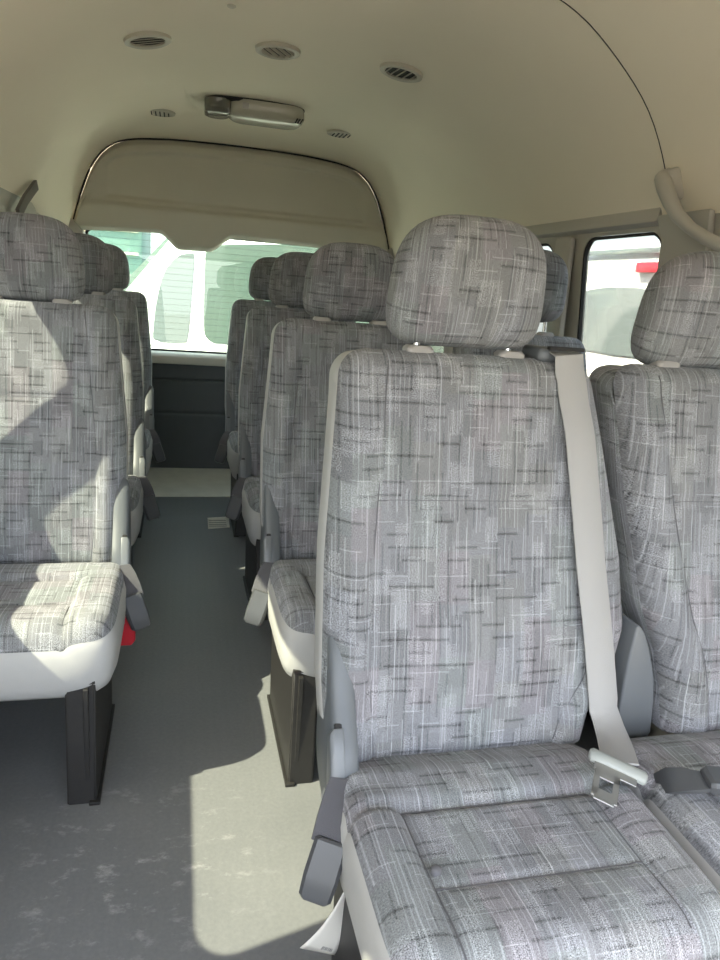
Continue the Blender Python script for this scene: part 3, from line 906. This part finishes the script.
# red strap end behind the first left seat
r_ = MB(); r_.loft([[(.246 + dx, -.27 + dy, z) for dx, dy in pill(w_, .010, .006)] for w_, z in ((.018, .205), (.026, .215), (.026, .262), (.018, .30))])
ro = r_.obj('red_strap_end', M['red'], left1, smooth=40); ro['label'] = 'red plastic strap end'

# paper slip on the aisle floor
sl = empty('paper_slip', (.182, 3.235, 0), 'small white paper slip lying on the dark floor at the back of the aisle', 'paper slip')
b = MB(); b.grid(lambda s, q: (lerp(-.05, .05, s), lerp(-.05, .05, q) + .02 * s, .003 + .02 * q * q), 4, 8)
po = b.obj('sheet', M['paper'], sl); md = po.modifiers.new('t', 'SOLIDIFY'); md.thickness = .001
b = MB()
for k in range(4): b.box((-.005, -.025 + k * .017, .006 + .02 * ((k * .017 + .025) / .1) ** 2), (.08, .003, .001))
b.obj('print', M['ink'], sl)

# ------------------------------------------------------------------ outside
b = MB(); b.grid(lambda s, t: (lerp(-30, 30, s), lerp(-25, 40, t), -.55), 2, 2)
struct(b.obj('ground', M['ground']))

def wheel(parent, c, axis='y', r=.33):
    b = MB(); loops = []
    for rr, o in ((r * .62, -.10), (r * .93, -.10), (r, -.06), (r, .06), (r * .93, .10), (r * .62, .10)):
        lp = []
        for i in range(32):
            a = 2 * PI * i / 32; u, v = rr * math.cos(a), rr * math.sin(a)
            lp.append((c[0] + u, c[1] + o, c[2] + v) if axis == 'y' else (c[0] + o, c[1] + u, c[2] + v))
        loops.append(lp)
    b.loft(loops, True, True); wo = b.obj('wheel', M['tyre'], parent, smooth=40)
    b = MB(); loops = []
    for rr, o in ((r * .6, -.102), (r * .55, -.108), (r * .2, -.100), (.02, -.108)):
        lp = []
        for i in range(32):
            a = 2 * PI * i / 32; u, v = rr * math.cos(a), rr * math.sin(a)
            lp.append((c[0] + u, c[1] + o, c[2] + v) if axis == 'y' else (c[0] + o, c[1] + u, c[2] + v))
        loops.append(lp)
    b.loft(loops, False, True); b.obj('hub', M['hub'], wo, smooth=40)

# white van parked behind, side on, its windscreen towards the left
van = empty('white_van', (.3, 5.58, -.55), 'white van parked across behind the tailgate window', 'van')
van.rotation_euler = (0, 0, -.35)
def vrel(p): return ((p[0] - .3) * 1.08, p[1] - 5.58, p[2] + .55)
# side profile in x-z (front at -x)
vp = [(-1.45, -.20), (-1.50, .10), (-1.42, .42), (-1.15, .62), (-.62, .72), (-.16, 1.30), (-.02, 1.47), (.35, 1.56), (2.1, 1.58), (2.3, 1.45), (2.38, .60), (2.36, -.20)]
vps = smooth_closed(vp, 2)
b = MB(); loops = []
for y, sc in ((5.58, .965), (5.588, .985), (5.63, 1.0), (7.2, 1.0), (7.25, .97)):
    cx_, cz_ = .9, .5
    loops.append([vrel((cx_ + (x - cx_) * sc, y, cz_ + (z - cz_) * sc)) for x, z in vps])
b.loft(loops); b.obj('body', M['whitepaint'], van, smooth=50)
def vwin(poly, name, mat, y=5.575, th=.0, it=2):
    b = MB(); P = smooth_closed(poly, it)
    b.loft([[vrel((x, y - th, z)) for x, z in P], [vrel((x, y + .03, z)) for x, z in P]])
    return b.obj(name, mat, van, smooth=30)
vwin([(.165, 1.25), (.18, 1.33), (.25, 1.36), (.78, 1.40), (1.35, 1.42), (1.36, .68), (.78, .66), (.26, .64), (.19, .67), (.165, .74)], 'window', M['greenglass'], it=1)
vwin([(-.20, .62), (-.20, .70), (-.175, .93), (-.125, 1.14), (-.03, 1.26), (.075, 1.29), (.095, 1.28), (.075, .95), (.055, .66), (.03, .62)], 'quarter_window', M['carglass'], it=1)
vwin([(1.50, 1.42), (2.1, 1.42), (2.15, .68), (1.50, .68)], 'window', M['greenglass'])
b = MB()
b.loft([[vrel(p) for p in ((-.70, 5.75, .70), (-.70, 7.1, .70), (-.10, 7.0, 1.40), (-.10, 5.78, 1.40))], [vrel(p) for p in ((-.74, 5.75, .75), (-.74, 7.1, .75), (-.14, 7.0, 1.43), (-.14, 5.78, 1.43))]])
b.obj('windscreen', M['greenglass'], van, smooth=30)
b = MB(); b.box(vrel((.08, 5.58, .555)), (.07, .05, .035)); b.obj('side_lamp', M['tail'], van, bevel=.008)
b = MB(); b.box(vrel((.60, 5.555, .36)), (.16, .03, .03)); b.obj('door_handle', M['gap'], van, bevel=.006)
for x in (-.85, 1.7):
    for y in (5.68, 7.1): wheel(van, vrel((x, y, -.22)), 'y')

# pale green delivery truck beyond it on the left, seen through the tailgate glass
trk = empty('box_truck', (-1.6, 9.2, -.55), 'pale green box truck parked beyond the white van on the left', 'truck')
def trel(p): return (p[0] + 1.6, p[1] - 9.2, p[2] + .55)
b = MB(); b.box(trel((-2.0, 9.3, 1.05)), (3.2, 2.0, 2.3)); b.obj('cargo_box', M['greenglass'] if False else simple('pale_green_truck_paint', (.15, .25, .21), .5), trk, bevel=.05)
b = MB()
for k in range(9): b.box(trel((-2.0, 8.29, .15 + k * .23)), (3.1, .02, .03))
b.obj('side_rib', M['creampaint'], trk, bevel=.004)
for x in (-3.0, -1.2): wheel(trk, trel((x, 8.5, -.17)), 'y', .38)

# white hatchback parked to the right, its back towards the side window
car = empty('white_hatchback', (3.4, 4.12, -.55), 'white car with a red brake light parked outside the right side window', 'car')
def crel(p): return (p[0] - 3.4, p[1] - 4.12, p[2] + .55)
YC = 4.15
prof = [(2.60, -.20), (2.55, .20), (2.58, .55), (2.62, .80), (2.70, 1.28), (2.66, 1.36), (2.66, 1.41), (2.80, 1.49), (3.3, 1.555), (4.2, 1.54), (4.9, 1.25), (5.3, .85), (5.9, .65), (6.0, .1), (5.95, -.20)]
b = MB(); loops = []
for y, sc in ((-.86, .93), (-.84, .985), (-.78, 1), (.78, 1), (.84, .985), (.86, .93)):
    loops.append([crel((4.4 + (x - 4.4) * sc, YC + y * (1 - .16 * max(0, z - .7)), .5 + (z - .5) * sc)) for x, z in smooth_closed(prof, 2)])
b.loft(loops); b.obj('body', M['whitepaint'], car, smooth=50)
b = MB(); q = smooth_closed([(-.62, 1.26), (.58, 1.26), (.64, .90), (.60, .85), (-.60, .85), (-.50, 1.0)], 2)
xs = lambda z: 2.615 + (z - .80) * .167
b.loft([[crel((xs(z) - .012, YC + y, z)) for y, z in q], [crel((xs(z) + .05, YC + y, z)) for y, z in q]]); b.obj('rear_window', M['carglass'], car, smooth=30)
b = MB(); b.box(crel((2.645, YC - .42, 1.375)), (.03, .44, .058)); b.obj('brake_light', M['tail'], car, bevel=.006)
b = MB(); b.box(crel((2.80, YC, 1.525)), (.25, 1.35, .03), Matrix.Rotation(-.25, 3, 'Y')); b.obj('roof_spoiler', M['whitepaint'], car, bevel=.010)
b = MB(); b.box(crel((2.675, YC, 1.475)), (.03, 1.30, .030)); b.obj('spoiler_gap', M['carglass'], car, bevel=.006)
for y in (-.70, .70):
    b = MB(); b.box(crel((2.59, YC + y, .62)), (.06, .18, .32)); b.obj('tail_lamp', M['tail'], car, bevel=.02)
for x in (3.2, 5.3):
    for y in (-.72, .72): wheel(car, crel((x, YC + y, -.23)), 'y', .32)

# ------------------------------------------------------------------ light
w = bpy.data.worlds.new('World'); SC.world = w; w.use_nodes = True
t = w.node_tree; t.nodes.clear()
wo = t.nodes.new('ShaderNodeOutputWorld'); bg = t.nodes.new('ShaderNodeBackground'); sky = t.nodes.new('ShaderNodeTexSky')
sky.sky_type = 'NISHITA'; sky.sun_disc = False; sky.sun_elevation = math.radians(48); sky.sun_rotation = math.radians(-106)
sky.air_density = 1.0; sky.dust_density = 4.0; sky.ozone_density = 1.0
mixw = t.nodes.new('ShaderNodeMix'); mixw.data_type = 'RGBA'; mixw.inputs[0].default_value = .40
t.links.new(sky.outputs[0], mixw.inputs[6]); mixw.inputs[7].default_value = (6.0, 6.0, 6.0, 1)
t.links.new(mixw.outputs[2], bg.inputs[0]); bg.inputs[1].default_value = .92
t.links.new(bg.outputs[0], wo.inputs[0])
sun = bpy.data.lights.new('sun', 'SUN'); sun.energy = 36; sun.angle = math.radians(.6); sun.color = (1, .89, .68)
so_ = bpy.data.objects.new('sun', sun); COL.objects.link(so_)
D = Vector((1, .28, -1.14)).normalized()
so_.rotation_euler = D.to_track_quat('-Z', 'Y').to_euler(); so_.location = (-6, -2, 8)

# ------------------------------------------------------------------ camera
f_px, pitch, yaw, roll, cz = 714.04, .2597, .2566, .0792, 1.12
F = Vector((math.sin(yaw) * math.cos(pitch), math.cos(yaw) * math.cos(pitch), -math.sin(pitch)))
R = Vector((math.cos(yaw), -math.sin(yaw), 0)); U = R.cross(F)
R2 = R * math.cos(roll) + U * math.sin(roll); U2 = U * math.cos(roll) - R * math.sin(roll)
cam = bpy.data.cameras.new('camera'); co = bpy.data.objects.new('camera', cam); COL.objects.link(co)
mw = Matrix((R2, U2, -F)).transposed().to_4x4(); mw.translation = Vector((0, 0, cz)); co.matrix_world = mw
cam.sensor_fit = 'VERTICAL'; cam.sensor_height = 24; cam.lens = f_px / 960 * 24; cam.clip_start = .02
SC.camera = co

SC.view_settings.view_transform = 'Standard'; SC.view_settings.look = 'None'
SC.view_settings.exposure = 0.62; SC.view_settings.gamma = 1.0; SC.view_settings.use_curve_mapping = False
SC.cycles.max_bounces = 12; SC.cycles.diffuse_bounces = 8; SC.cycles.transparent_max_bounces = 12; SC.cycles.glossy_bounces = 4
SC.cycles.sample_clamp_indirect = 8
SC.cycles.use_denoising = True
SC.cycles.caustics_reflective = False; SC.cycles.caustics_refractive = False
